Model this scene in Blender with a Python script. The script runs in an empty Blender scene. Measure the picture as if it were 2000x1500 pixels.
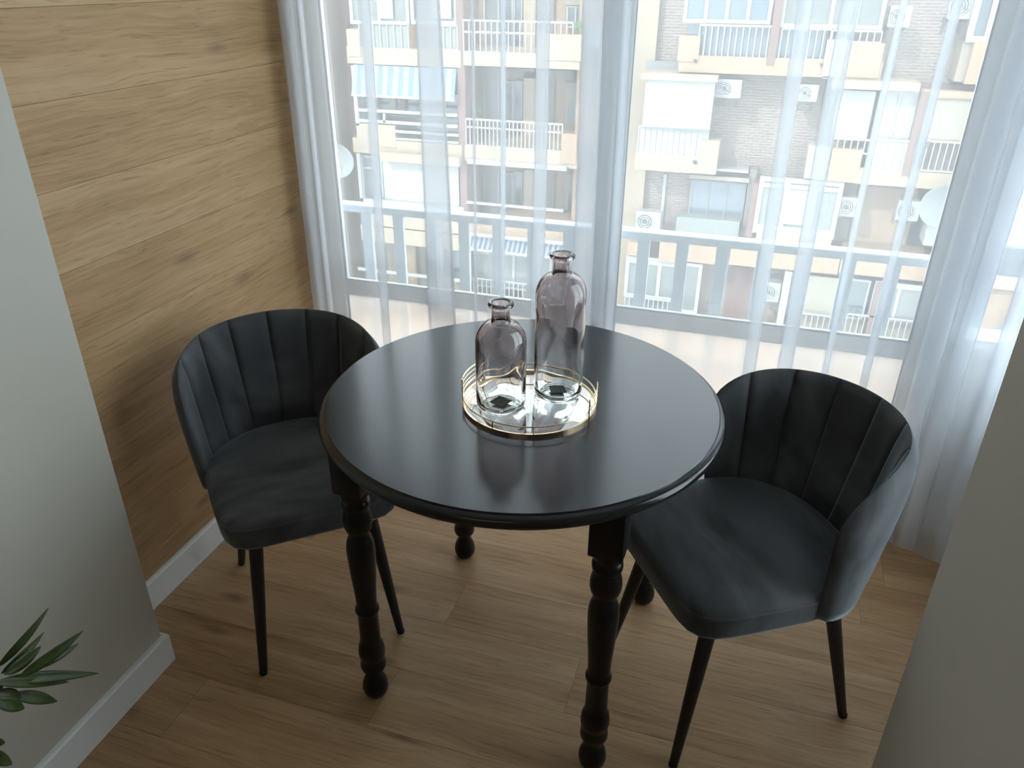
import bpy, bmesh, math, random
from mathutils import Vector, Matrix
random.seed(7)
C = bpy.context.scene.collection
PI = math.pi

# ------------------------------------------------------------------ camera
F_PX = 1517.1
PITCH, ROLL, YAW = 0.4863, -0.0058, -0.3068
CAM = Vector((0.4462, -1.4834, 1.6234))
_fw = Vector((math.sin(YAW)*math.cos(PITCH), math.cos(YAW)*math.cos(PITCH), -math.sin(PITCH)))
_rt = Vector((math.cos(YAW), -math.sin(YAW), 0)); _dn = _fw.cross(_rt)
RT = math.cos(ROLL)*_rt + math.sin(ROLL)*_dn
DN = -math.sin(ROLL)*_rt + math.cos(ROLL)*_dn
cd = bpy.data.cameras.new('camera'); cam = bpy.data.objects.new('camera', cd); C.objects.link(cam)
cd.sensor_width = 36.0; cd.lens = 36.0*F_PX/2000.0; cd.clip_start = 0.05; cd.clip_end = 200
M = Matrix((RT, -DN, -_fw)).transposed().to_4x4(); M.translation = CAM
cam.matrix_world = M
bpy.context.scene.camera = cam

def at(u, v, axis, val):
    """the point where the line of sight of a photo pixel meets the plane axis=val"""
    d = RT*((u-1000)/F_PX) + DN*((v-750)/F_PX) + _fw
    t = (val-CAM[axis])/d[axis]
    return CAM + d*t

# ------------------------------------------------------------------ world, sun, exposure
SKY_STRENGTH, SUN_STRENGTH = 3.9, 2.6
w = bpy.data.worlds.new('sky'); bpy.context.scene.world = w; w.use_nodes = True
wn = w.node_tree; bg = wn.nodes['Background']
bg.inputs[0].default_value = (0.83, 0.915, 1.0, 1); bg.inputs[1].default_value = SKY_STRENGTH
sd = bpy.data.lights.new('sun', 'SUN'); sun = bpy.data.objects.new('sun', sd); C.objects.link(sun)
sd.energy = SUN_STRENGTH; sd.color = (1.0, 0.93, 0.82); sd.angle = 0.01
sun.rotation_euler = Vector((0.40, 0.72, -0.62)).to_track_quat('-Z', 'Y').to_euler()
pd = bpy.data.lights.new('window_portal', 'AREA'); po = bpy.data.objects.new('window_portal', pd); C.objects.link(po)
pd.shape = 'RECTANGLE'; pd.size = 2.4; pd.size_y = 2.5; pd.cycles.is_portal = True
po.location = (0.1, 0.93, 1.25); po.rotation_euler = (PI/2, 0, PI)   # faces into the room
po.rotation_euler = Vector((0, -1, 0)).to_track_quat('-Z', 'Z').to_euler()
pe = bpy.data.lights.new('side_window_portal', 'AREA'); pq = bpy.data.objects.new('side_window_portal', pe); C.objects.link(pq)
pe.shape = 'RECTANGLE'; pe.size = 1.25; pe.size_y = 1.96; pe.cycles.is_portal = True
pq.location = (1.46, 0.25, 1.40); pq.rotation_euler = Vector((-1, 0, 0)).to_track_quat('-Z', 'Z').to_euler()
# added fill light far behind the camera, no lamp seen there: dim ambient
rd = bpy.data.lights.new('fill_light', 'AREA'); ro = bpy.data.objects.new('fill_light', rd); C.objects.link(ro)
rd.shape = 'RECTANGLE'; rd.size = 1.2; rd.size_y = 1.6; rd.energy = 2.2; rd.color = (1.0, 0.93, 0.82)
ro.location = (0, -3.0, 2.42)
vs = bpy.context.scene.view_settings
bpy.context.scene.display_settings.display_device = 'sRGB'
vs.view_transform = 'Standard'; vs.look = 'None'; vs.gamma = 1.0; vs.use_curve_mapping = False
vs.exposure = 0.75

# ------------------------------------------------------------------ materials
def s2l(c): return tuple(((x/255)/12.92 if x/255 <= 0.04045 else ((x/255+0.055)/1.055)**2.4) for x in c)
def new_mat(name):
    m = bpy.data.materials.new(name); m.use_nodes = True
    return m, m.node_tree, m.node_tree.nodes['Principled BSDF']
def mat(name, rgb, rough=0.5, metal=0.0, spec=0.5, noise=0.0, nscale=8.0, bump=0.0, bscale=60.0, **kw):
    m, t, p = new_mat(name)
    p.inputs['Roughness'].default_value = rough; p.inputs['Metallic'].default_value = metal
    p.inputs['Specular IOR Level'].default_value = spec
    for k, v in kw.items(): p.inputs[k.replace('_', ' ')].default_value = v
    p.inputs['Base Color'].default_value = (*rgb, 1)
    if noise:
        tc = t.nodes.new('ShaderNodeTexCoord'); n = t.nodes.new('ShaderNodeTexNoise')
        n.inputs['Scale'].default_value = nscale; n.inputs['Detail'].default_value = 5
        t.links.new(tc.outputs['Object'], n.inputs['Vector'])
        r = t.nodes.new('ShaderNodeValToRGB')
        r.color_ramp.elements[0].position = 0.3; r.color_ramp.elements[1].position = 0.7
        r.color_ramp.elements[0].color = (*[x*(1-noise) for x in rgb], 1)
        r.color_ramp.elements[1].color = (*[min(1, x*(1+noise)) for x in rgb], 1)
        t.links.new(n.outputs['Fac'], r.inputs[0]); t.links.new(r.outputs[0], p.inputs['Base Color'])
    if bump:
        tc = t.nodes.new('ShaderNodeTexCoord'); n = t.nodes.new('ShaderNodeTexNoise')
        n.inputs['Scale'].default_value = bscale; n.inputs['Detail'].default_value = 4
        t.links.new(tc.outputs['Object'], n.inputs['Vector'])
        b = t.nodes.new('ShaderNodeBump'); b.inputs['Strength'].default_value = bump; b.inputs['Distance'].default_value = 0.002
        t.links.new(n.outputs['Fac'], b.inputs['Height']); t.links.new(b.outputs[0], p.inputs['Normal'])
    return m

def wood_mat(name, lo, mid, hi, knot, rough=0.45, vary=0.22):
    """planks: grain runs along each object's local X; every plank object gets its own offset"""
    m, t, p = new_mat(name); N = t.nodes.new; L = t.links.new
    tc = N('ShaderNodeTexCoord'); oi = N('ShaderNodeObjectInfo')
    off = N('ShaderNodeVectorMath'); off.operation = 'SCALE'; off.inputs[0].default_value = (37.0, 19.0, 53.0)
    L(oi.outputs['Random'], off.inputs['Scale'])
    add = N('ShaderNodeVectorMath'); add.operation = 'ADD'
    L(tc.outputs['Object'], add.inputs[0]); L(off.outputs[0], add.inputs[1])
    # warp so the grain meanders
    wn_ = N('ShaderNodeTexNoise'); wn_.inputs['Scale'].default_value = 3.2; wn_.inputs['Detail'].default_value = 2
    mp0 = N('ShaderNodeMapping'); mp0.inputs['Scale'].default_value = (0.9, 2.2, 2.2)
    L(add.outputs[0], mp0.inputs['Vector']); L(mp0.outputs[0], wn_.inputs['Vector'])
    ws = N('ShaderNodeVectorMath'); ws.operation = 'SCALE'; ws.inputs['Scale'].default_value = 0.045
    L(wn_.outputs['Color'], ws.inputs[0])
    wa = N('ShaderNodeVectorMath'); wa.operation = 'ADD'; L(add.outputs[0], wa.inputs[0]); L(ws.outputs[0], wa.inputs[1])
    def streak(sx, sy, det, seed):
        mp = N('ShaderNodeMapping'); mp.inputs['Scale'].default_value = (sx, sy, sy); mp.inputs['Location'].default_value = (seed, seed, 0)
        L(wa.outputs[0], mp.inputs['Vector'])
        n = N('ShaderNodeTexNoise'); n.inputs['Scale'].default_value = 1.0; n.inputs['Detail'].default_value = det; n.inputs['Roughness'].default_value = 0.6
        L(mp.outputs[0], n.inputs['Vector']); return n.outputs['Fac']
    broad = streak(0.8, 12.0, 5, 3.1); fine = streak(2.2, 120.0, 5, 7.7); blot = streak(1.6, 5.0, 3, 1.3)
    mix = N('ShaderNodeMath'); mix.operation = 'MULTIPLY_ADD'; mix.inputs[1].default_value = 0.34; L(fine, mix.inputs[0])
    m2 = N('ShaderNodeMath'); m2.operation = 'MULTIPLY_ADD'; m2.inputs[1].default_value = 0.46; L(broad, m2.inputs[0])
    m3 = N('ShaderNodeMath'); m3.operation = 'MULTIPLY'; m3.inputs[1].default_value = 0.26; L(blot, m3.inputs[0])
    L(m3.outputs[0], m2.inputs[2]); L(m2.outputs[0], mix.inputs[2])
    pl = N('ShaderNodeMath'); pl.operation = 'MULTIPLY_ADD'; pl.inputs[1].default_value = vary; L(oi.outputs['Random'], pl.inputs[0])
    sub = N('ShaderNodeMath'); sub.operation = 'SUBTRACT'; sub.inputs[1].default_value = vary*0.5; L(mix.outputs[0], sub.inputs[0]); L(sub.outputs[0], pl.inputs[2])
    r = N('ShaderNodeValToRGB'); e = r.color_ramp.elements
    e[0].position = 0.34; e[0].color = (*lo, 1); e[1].position = 0.72; e[1].color = (*hi, 1)
    k = e.new(0.52); k.color = (*mid, 1); L(pl.outputs[0], r.inputs[0])
    # knots: sparse, stretched along the grain
    mpk = N('ShaderNodeMapping'); mpk.inputs['Scale'].default_value = (2.1, 6.3, 6.3); L(wa.outputs[0], mpk.inputs['Vector'])
    vo = N('ShaderNodeTexVoronoi'); vo.inputs['Scale'].default_value = 1.0; vo.voronoi_dimensions = '2D'; L(mpk.outputs[0], vo.inputs['Vector'])
    kr = N('ShaderNodeValToRGB'); kr.color_ramp.elements[0].position = 0.015; kr.color_ramp.elements[0].color = (1, 1, 1, 1)
    kr.color_ramp.elements[1].position = 0.13; kr.color_ramp.elements[1].color = (0, 0, 0, 1); L(vo.outputs['Distance'], kr.inputs[0])
    sp = N('ShaderNodeSeparateColor'); L(vo.outputs['Color'], sp.inputs[0])
    gt = N('ShaderNodeMath'); gt.operation = 'GREATER_THAN'; gt.inputs[1].default_value = 0.52; L(sp.outputs[0], gt.inputs[0])
    km = N('ShaderNodeMath'); km.operation = 'MULTIPLY'; L(kr.outputs[0], km.inputs[0]); L(gt.outputs[0], km.inputs[1])
    km2 = N('ShaderNodeMath'); km2.operation = 'MULTIPLY'; km2.inputs[1].default_value = 0.62; L(km.outputs[0], km2.inputs[0])
    mc = N('ShaderNodeMix'); mc.data_type = 'RGBA'; L(km2.outputs[0], mc.inputs[0]); L(r.outputs[0], mc.inputs[6]); mc.inputs[7].default_value = (*knot, 1)
    # pores: short dark dashes
    pore = streak(6.0, 190.0, 3, 11.0)
    pr = N('ShaderNodeValToRGB'); pr.color_ramp.elements[0].position = 0.30; pr.color_ramp.elements[0].color = (0.70, 0.66, 0.62, 1)
    pr.color_ramp.elements[1].position = 0.44; pr.color_ramp.elements[1].color = (1, 1, 1, 1); L(pore, pr.inputs[0])
    mu = N('ShaderNodeMix'); mu.data_type = 'RGBA'; mu.blend_type = 'MULTIPLY'; mu.inputs[0].default_value = 1.0
    L(mc.outputs[2], mu.inputs[6]); L(pr.outputs[0], mu.inputs[7]); L(mu.outputs[2], p.inputs['Base Color'])
    p.inputs['Roughness'].default_value = rough; p.inputs['Specular IOR Level'].default_value = 0.4
    b = N('ShaderNodeBump'); b.inputs['Strength'].default_value = 0.12; b.inputs['Distance'].default_value = 0.001
    L(fine, b.inputs['Height']); L(b.outputs[0], p.inputs['Normal'])
    return m

def sheer_mat():
    """woven voile: the share of light passing between the threads falls as the cloth turns edge-on"""
    m = bpy.data.materials.new('sheer_voile'); m.use_nodes = True; t = m.node_tree; t.nodes.clear(); N = t.nodes.new; L = t.links.new
    out = N('ShaderNodeOutputMaterial'); lw = N('ShaderNodeLayerWeight'); lw.inputs['Blend'].default_value = 0.5
    cosv = N('ShaderNodeMath'); cosv.operation = 'SUBTRACT'; cosv.inputs[0].default_value = 1.0; L(lw.outputs['Facing'], cosv.inputs[1])
    mx = N('ShaderNodeMath'); mx.operation = 'MAXIMUM'; mx.inputs[1].default_value = 0.30; L(cosv.outputs[0], mx.inputs[0])
    inv = N('ShaderNodeMath'); inv.operation = 'DIVIDE'; inv.inputs[0].default_value = 1.0; L(mx.outputs[0], inv.inputs[1])
    pw = N('ShaderNodeMath'); pw.operation = 'POWER'; pw.inputs[0].default_value = 0.54; L(inv.outputs[0], pw.inputs[1])
    tr = N('ShaderNodeBsdfTransparent'); tl = N('ShaderNodeBsdfTranslucent'); tl.inputs[0].default_value = (0.93, 0.96, 1.0, 1)
    df = N('ShaderNodeBsdfDiffuse'); df.inputs[0].default_value = (0.88, 0.90, 0.94, 1)
    c = N('ShaderNodeMixShader'); c.inputs[0].default_value = 0.20; L(tl.outputs[0], c.inputs[1]); L(df.outputs[0], c.inputs[2])
    mix = N('ShaderNodeMixShader'); L(pw.outputs[0], mix.inputs[0]); L(c.outputs[0], mix.inputs[1]); L(tr.outputs[0], mix.inputs[2])
    L(mix.outputs[0], out.inputs[0]); return m

def pane_mat(name, tint=(0.95, 0.98, 0.97), frost=0.0, frost_col=(0.8, 0.8, 0.78)):
    m = bpy.data.materials.new(name); m.use_nodes = True; t = m.node_tree; t.nodes.clear(); N = t.nodes.new; L = t.links.new
    out = N('ShaderNodeOutputMaterial'); tr = N('ShaderNodeBsdfTransparent'); tr.inputs[0].default_value = (*tint, 1)
    gl = N('ShaderNodeBsdfGlossy'); gl.inputs['Roughness'].default_value = 0.02
    fr = N('ShaderNodeFresnel'); fr.inputs[0].default_value = 1.45
    mix = N('ShaderNodeMixShader'); L(fr.outputs[0], mix.inputs[0]); L(tr.outputs[0], mix.inputs[1]); L(gl.outputs[0], mix.inputs[2])
    last = mix
    if frost:
        tl = N('ShaderNodeBsdfTranslucent'); tl.inputs[0].default_value = (*frost_col, 1)
        f = N('ShaderNodeMixShader'); f.inputs[0].default_value = frost; L(mix.outputs[0], f.inputs[1]); L(tl.outputs[0], f.inputs[2]); last = f
    L(last.outputs[0], out.inputs[0]); return m

def bottle_mat(name, h):
    """smoked glass, tint strongest at the neck and clear at the foot"""
    m, t, p = new_mat(name); N = t.nodes.new; L = t.links.new
    p.inputs['Transmission Weight'].default_value = 1.0; p.inputs['Roughness'].default_value = 0.0; p.inputs['IOR'].default_value = 1.45
    tc = N('ShaderNodeTexCoord'); sx = N('ShaderNodeSeparateXYZ'); L(tc.outputs['Object'], sx.inputs[0])
    mr = N('ShaderNodeMapRange'); mr.inputs[1].default_value = 0.0; mr.inputs[2].default_value = h; L(sx.outputs['Z'], mr.inputs[0])
    r = N('ShaderNodeValToRGB'); e = r.color_ramp.elements
    e[0].position = 0.02; e[0].color = (0.93, 0.955, 0.945, 1); e[1].position = 0.55; e[1].color = (0.66, 0.60, 0.60, 1)
    L(mr.outputs[0], r.inputs[0]); L(r.outputs[0], p.inputs['Base Color'])
    n = N('ShaderNodeTexNoise'); n.inputs['Scale'].default_value = 26; n.inputs['Detail'].default_value = 1.5
    mp = N('ShaderNodeMapping'); mp.inputs['Scale'].default_value = (1, 1, 0.7); L(tc.outputs['Object'], mp.inputs[0]); L(mp.outputs[0], n.inputs['Vector'])
    b = N('ShaderNodeBump'); b.inputs['Strength'].default_value = 0.25; b.inputs['Distance'].default_value = 0.004
    L(n.outputs['Fac'], b.inputs['Height']); L(b.outputs[0], p.inputs['Normal'])
    return m

def velvet_mat(name, rgb):
    m, t, p = new_mat(name); N = t.nodes.new; L = t.links.new
    tc = N('ShaderNodeTexCoord'); n = N('ShaderNodeTexNoise'); n.inputs['Scale'].default_value = 1.0; n.inputs['Detail'].default_value = 3; n.inputs['Distortion'].default_value = 0.5
    mp = N('ShaderNodeMapping'); mp.inputs['Scale'].default_value = (3.0, 9.0, 4.5); mp.inputs['Rotation'].default_value = (0, 0, 0.5)
    L(tc.outputs['Object'], mp.inputs[0]); L(mp.outputs[0], n.inputs['Vector'])
    r = N('ShaderNodeValToRGB'); e = r.color_ramp.elements
    e[0].position = 0.38; e[0].color = (*[x*0.62 for x in rgb], 1); e[1].position = 0.62; e[1].color = (*[x*1.35 for x in rgb], 1)
    L(n.outputs['Fac'], r.inputs[0]); L(r.outputs[0], p.inputs['Base Color'])
    p.inputs['Roughness'].default_value = 0.75; p.inputs['Specular IOR Level'].default_value = 0.25
    p.inputs['Sheen Weight'].default_value = 0.5; p.inputs['Sheen Roughness'].default_value = 0.35; p.inputs['Sheen Tint'].default_value = (0.62, 0.74, 0.82, 1)
    n2 = N('ShaderNodeTexNoise'); n2.inputs['Scale'].default_value = 900; L(tc.outputs['Object'], n2.inputs['Vector'])
    b = N('ShaderNodeBump'); b.inputs['Strength'].default_value = 0.12; b.inputs['Distance'].default_value = 0.0006
    L(n2.outputs['Fac'], b.inputs['Height']); L(b.outputs[0], p.inputs['Normal'])
    return m

def brick_mat():
    m, t, p = new_mat('brick_facade'); N = t.nodes.new; L = t.links.new
    tc = N('ShaderNodeTexCoord'); mp = N('ShaderNodeMapping'); mp.inputs['Rotation'].default_value = (PI/2, 0, 0); L(tc.outputs['Object'], mp.inputs[0])
    b = N('ShaderNodeTexBrick'); b.inputs['Color1'].default_value = (0.150, 0.112, 0.098, 1); b.inputs['Color2'].default_value = (0.185, 0.145, 0.128, 1)
    b.inputs['Mortar'].default_value = (0.25, 0.225, 0.20, 1); b.inputs['Scale'].default_value = 1.0; b.inputs['Mortar Size'].default_value = 0.012
    b.inputs['Brick Width'].default_value = 0.25; b.inputs['Row Height'].default_value = 0.075
    L(mp.outputs[0], b.inputs['Vector']); L(b.outputs['Color'], p.inputs['Base Color']); p.inputs['Roughness'].default_value = 0.85
    return m

def stripe_mat(name, c1, c2, period):
    m, t, p = new_mat(name); N = t.nodes.new; L = t.links.new
    tc = N('ShaderNodeTexCoord'); sx = N('ShaderNodeSeparateXYZ'); L(tc.outputs['Object'], sx.inputs[0])
    d = N('ShaderNodeMath'); d.operation = 'DIVIDE'; d.inputs[1].default_value = period; L(sx.outputs['X'], d.inputs[0])
    f = N('ShaderNodeMath'); f.operation = 'FRACT'; L(d.outputs[0], f.inputs[0])
    g = N('ShaderNodeMath'); g.operation = 'GREATER_THAN'; g.inputs[1].default_value = 0.5; L(f.outputs[0], g.inputs[0])
    mx = N('ShaderNodeMix'); mx.data_type = 'RGBA'; L(g.outputs[0], mx.inputs[0]); mx.inputs[6].default_value = (*c1, 1); mx.inputs[7].default_value = (*c2, 1)
    L(mx.outputs[2], p.inputs['Base Color']); p.inputs['Roughness'].default_value = 0.8
    return m

MT = dict(
    floor=wood_mat('oak_floor', (0.265, 0.145, 0.067), (0.42, 0.265, 0.135), (0.55, 0.385, 0.225), (0.08, 0.042, 0.022), 0.42, 0.08),
    cladding=wood_mat('oak_cladding', (0.275, 0.160, 0.070), (0.42, 0.265, 0.13), (0.52, 0.36, 0.205), (0.16, 0.09, 0.055), 0.5, 0.08),
    plaster=mat('cream_plaster', (0.52, 0.50, 0.44), 0.8, bump=0.08, bscale=120),
    white=mat('white_paint', (0.80, 0.82, 0.84), 0.55),
    base=mat('baseboard_white', (0.78, 0.80, 0.82), 0.45),
    upvc=mat('window_frame_white', (0.78, 0.81, 0.85), 0.4),
    sheer=sheer_mat(), pane=pane_mat('window_pane'),
    frosted=pane_mat('frosted_pane', (0.95, 0.93, 0.90), 0.5, (0.90, 0.84, 0.76)),
    gasket=mat('grey_gasket', (0.16, 0.17, 0.19), 0.6),
    lacquer=mat('black_lacquer', (0.012, 0.013, 0.015), 0.17, spec=0.42, bump=0.02, bscale=25, Coat_Weight=0.12, Coat_Roughness=0.2),
    blackwood=mat('black_painted_wood', (0.006, 0.006, 0.007), 0.30, spec=0.32),
    velvet=velvet_mat('grey_velvet', (0.080, 0.085, 0.092)),
    legmetal=mat('black_metal_leg', (0.008, 0.008, 0.009), 0.42),
    rubber=mat('black_rubber', (0.01, 0.01, 0.01), 0.8),
    gold=mat('gold_metal', (0.95, 0.72, 0.48), 0.2, metal=1.0),
    mirror=mat('mirror_plate', (0.92, 0.94, 0.93), 0.015, metal=1.0),
    felt=mat('grey_sticker', (0.10, 0.115, 0.105), 0.9),
    leaf=mat('leaf_green', (0.055, 0.085, 0.024), 0.42, noise=0.45, nscale=22),
    stem=mat('stem_brown', (0.07, 0.06, 0.03), 0.7),
    pot=mat('pot_grey', (0.30, 0.29, 0.27), 0.7, noise=0.15), soil=mat('soil', (0.03, 0.02, 0.015), 0.95, noise=0.3, nscale=60),
    peach=mat('peach_render', (0.255, 0.180, 0.125), 0.85, noise=0.06, nscale=1.5),
    cream=mat('cream_render', (0.265, 0.215, 0.160), 0.85, noise=0.05, nscale=1.5),
    beige=mat('beige_render', (0.206, 0.177, 0.139), 0.85, noise=0.08, nscale=1.0),
    redpaint=mat('red_brown_paint', (0.145, 0.090, 0.081), 0.85), shade=mat('grey_shade_and_pipe', (0.150, 0.134, 0.125), 0.9),  # the grey is painted balcony shade, also used on pipe and strips
    brick=brick_mat(), wht=mat('white_aluminium', (0.267, 0.274, 0.280), 0.5), blind=mat('white_blind', (0.286, 0.286, 0.274), 0.7),
    bblind=mat('beige_blind', (0.230, 0.206, 0.168), 0.8), gblind=mat('grey_blind', (0.162, 0.174, 0.168), 0.8),
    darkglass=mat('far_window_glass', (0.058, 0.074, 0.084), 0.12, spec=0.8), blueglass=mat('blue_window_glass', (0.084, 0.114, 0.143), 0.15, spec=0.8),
    greyglass=mat('grey_curtained_glass', (0.112, 0.122, 0.118), 0.2, noise=0.12, nscale=3), dark=mat('dark_shadow_and_spout', (0.028, 0.028, 0.031), 0.8),  # near-black for the painted wall shadow and the drain spouts
    awning=stripe_mat('blue_striped_awning', (0.102, 0.154, 0.251), (0.194, 0.251, 0.329), 0.34), valance=stripe_mat('blue_valance', (0.046, 0.069, 0.118), (0.186, 0.206, 0.233), 0.16),
    acwhite=mat('air_unit_white', (0.244, 0.250, 0.244), 0.5), acgrey=mat('air_unit_grille', (0.068, 0.070, 0.074), 0.6),
    dish=mat('dish_grey', (0.183, 0.197, 0.197), 0.5), planter=mat('planter_leaf', (0.094, 0.162, 0.068), 0.8, noise=0.4, nscale=9),
    asphalt=mat('street_paving', (0.34, 0.32, 0.30), 0.9, noise=0.1), railing=mat('railing_white', (0.62, 0.68, 0.74), 0.4),
)

# ------------------------------------------------------------------ helpers
def link(name, me, m=None, parent=None, kind=None):
    o = bpy.data.objects.new(name, me); C.objects.link(o)
    if m is not None and not me.materials: me.materials.append(m)
    if parent is not None: o.parent = parent
    if kind: o['kind'] = kind
    return o
def obj(name, bm, m, parent=None, smooth=False, kind=None):
    me = bpy.data.meshes.new(name); bmesh.ops.recalc_face_normals(bm, faces=bm.faces); bm.to_mesh(me); bm.free()
    if smooth:
        for f in me.polygons: f.use_smooth = True
    return link(name, me, m, parent, kind)
def smooth_by_angle(o, deg=35):
    me = o.data
    for p in me.polygons: p.use_smooth = True
    me.set_sharp_from_angle(angle=math.radians(deg))
def empty(name, loc=(0, 0, 0), rz=0.0):
    o = bpy.data.objects.new(name, None); C.objects.link(o); o.location = loc; o.rotation_euler.z = rz; o.empty_display_size = 0.1; return o
def tag(o, label=None, cat=None, group=None, kind=None):
    if label: o['label'] = label
    if cat: o['category'] = cat
    if group: o['group'] = group
    if kind: o['kind'] = kind
    return o
def add_box(bm, x0, y0, z0, x1, y1, z1, bevel=0.0):
    r = bmesh.ops.create_cube(bm, size=1.0); v = r['verts']
    for q in v: q.co = Vector(((x0+x1)/2+q.co.x*(x1-x0), (y0+y1)/2+q.co.y*(y1-y0), (z0+z1)/2+q.co.z*(z1-z0)))
    if bevel:
        es = set(e for q in v for e in q.link_edges)
        bmesh.ops.bevel(bm, geom=list(es), offset=bevel, segments=2, affect='EDGES', profile=0.5)
def box(name, x0, y0, z0, x1, y1, z1, m, parent=None, bevel=0.0, kind=None):
    bm = bmesh.new(); add_box(bm, min(x0, x1), min(y0, y1), min(z0, z1), max(x0, x1), max(y0, y1), max(z0, z1), bevel)
    return obj(name, bm, m, parent, kind=kind)
def add_lathe(bm, prof, seg=48, cx=0, cy=0, cap=True):
    rings = []
    for r, z in prof:
        if r < 1e-5: rings.append([bm.verts.new((cx, cy, z))])
        else: rings.append([bm.verts.new((cx+r*math.cos(2*PI*i/seg), cy+r*math.sin(2*PI*i/seg), z)) for i in range(seg)])
    for a, b in zip(rings, rings[1:]):
        for i in range(seg):
            j = (i+1) % seg
            if len(a) == 1 and len(b) == 1: continue
            if len(a) == 1: bm.faces.new((a[0], b[j], b[i]))
            elif len(b) == 1: bm.faces.new((a[i], a[j], b[0]))
            else: bm.faces.new((a[i], a[j], b[j], b[i]))
    if cap:
        for rg in (rings[0], rings[-1]):
            if len(rg) > 1: bm.faces.new(rg)
def add_tube(bm, pts, rad, seg=8, closed=False):
    n = len(pts); rings = []
    for i, p in enumerate(pts):
        p = Vector(p)
        a = Vector(pts[(i-1) % n]) if (closed or i > 0) else p
        b = Vector(pts[(i+1) % n]) if (closed or i < n-1) else p
        d = (b-a).normalized(); up = Vector((0, 0, 1)) if abs(d.z) < 0.95 else Vector((1, 0, 0))
        s = d.cross(up).normalized(); t = s.cross(d)
        r = rad[i] if isinstance(rad, (list, tuple)) else rad
        rings.append([bm.verts.new(p+s*r*math.cos(2*PI*k/seg)+t*r*math.sin(2*PI*k/seg)) for k in range(seg)])
    m = n if closed else n-1
    for i in range(m):
        a, b = rings[i], rings[(i+1) % n]
        for k in range(seg): bm.faces.new((a[k], a[(k+1) % seg], b[(k+1) % seg], b[k]))
    if not closed: bm.faces.new(rings[0]); bm.faces.new(rings[-1])
def grid_faces(bm, rows, closed=False):
    for a, b in zip(rows, rows[1:]):
        n = len(a)
        for i in range(n if closed else n-1): bm.faces.new((a[i], a[(i+1) % n], b[(i+1) % n], b[i]))

# ------------------------------------------------------------------ the room
XL, XN, YN, YW, XR, XP = -1.0505, -0.871, -0.347, 0.854, 1.28, 0.812
ZC, YB = 2.5, -4.2
BB = 0.092
floor = tag(box('floor', XL-0.3, YB, -0.20, XR+0.3, YW+0.16, -0.008, MT['floor']), kind='structure')
def plank_mesh(length, width, thick):
    bm = bmesh.new(); add_box(bm, 0, 0, -thick, length, width, 0, 0.0004); me = bpy.data.meshes.new('plank')
    bmesh.ops.recalc_face_normals(bm, faces=bm.faces); bm.to_mesh(me); bm.free(); return me
_pm = {}
def plank(loc, length, width, parent, m, rot=None, thick=0.008):
    k = (round(length, 3), round(width, 3), m.name)
    if k not in _pm: _pm[k] = plank_mesh(length, width, thick)
    o = link('plank', _pm[k], m, parent); o.location = loc
    if rot: o.rotation_euler = rot
    return o
PW, PL, GAP = 0.183, 1.22, 0.0003
starts = {0: -0.22, 1: 0.45, 2: 0.90-1.22, 3: 0.98-1.22, -1: 0.173}
y = 0.003-PW*13; k = -13
while y < YW:
    s = starts.get(k, (k*0.437) % 1.2-0.6)
    while s > XL-0.02: s -= PL
    wd = min(PW, YW+0.002-y)
    while s < XR:
        a, b = max(s, XL-0.01), min(s+PL, XR+0.01)
        if b-a > 0.02: plank((a+GAP, y+GAP, 0), b-a-2*GAP, wd-2*GAP, floor, MT['floor'])
        s += PL
    y += PW; k += 1
tag(box('ceiling', XL-0.3, YB, ZC, XR+0.3, YW+0.16, ZC+0.25, MT['white']), kind='structure')
# left wall of the bay, clad in oak planks laid level
wl = tag(box('wall_left', XL-0.25, YN, 0, XL-0.011, YW+0.16, ZC, MT['plaster']), kind='structure')
z = BB; k = 0
while z < ZC:
    ht = min(PW, ZC-z); s = YN
    while s < YW:
        a, b = max(s, YN), min(s+PL, YW-0.022)
        if b-a > 0.02: plank((XL-0.008+0.008, a+GAP, z+GAP), b-a-2*GAP, ht-2*GAP, wl, MT['cladding'], rot=Vector((0, 0, 0)) and None)
        s += PL
    z += PW; k += 1
for o in list(wl.children):                      # stand the planks up: length along +Y, width up, face to +X
    o.matrix_local = Matrix.Translation(o.location) @ Matrix(((0, 0, 1, 0), (1, 0, 0, 0), (0, 1, 0, 0), (0, 0, 0, 1)))
box('edge_trim', XL-0.010, YW-0.022, 0, XL+0.006, YW-0.001, ZC, MT['cladding'], wl, 0.003)
nib = tag(box('wall_left', XL-0.25, YB, 0, XN, YN, ZC, MT['plaster']), kind='structure')
def baseboard(name, pts, side):
    """a board with a small rounded top, run along pts; side = offset direction of its thickness"""
    bm = bmesh.new(); prof = [(0, 0), (0.014, 0), (0.014, BB-0.006), (0.011, BB-0.001), (0.008, BB), (0, BB)]
    rows = []
    for i, (x, y) in enumerate(pts):
        ds = []
        if i > 0: d = Vector((x-pts[i-1][0], y-pts[i-1][1])).normalized(); ds.append(Vector((d.y, -d.x))*side)
        if i < len(pts)-1: d = Vector((pts[i+1][0]-x, pts[i+1][1]-y)).normalized(); ds.append(Vector((d.y, -d.x))*side)
        n = ds[0] if len(ds) == 1 else (ds[0]+ds[1])/(1+ds[0].dot(ds[1]))
        rows.append([bm.verts.new((x+n.x*t, y+n.y*t, h)) for t, h in prof])
    grid_faces(bm, rows, True); bm.faces.new(rows[0]); bm.faces.new(rows[-1])
    return obj(name, bm, MT['base'], kind='structure')
baseboard('baseboard_left', [(XL, YW-0.001), (XL, YN), (XN, YN), (XN, YB+0.3)], -1)
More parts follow.
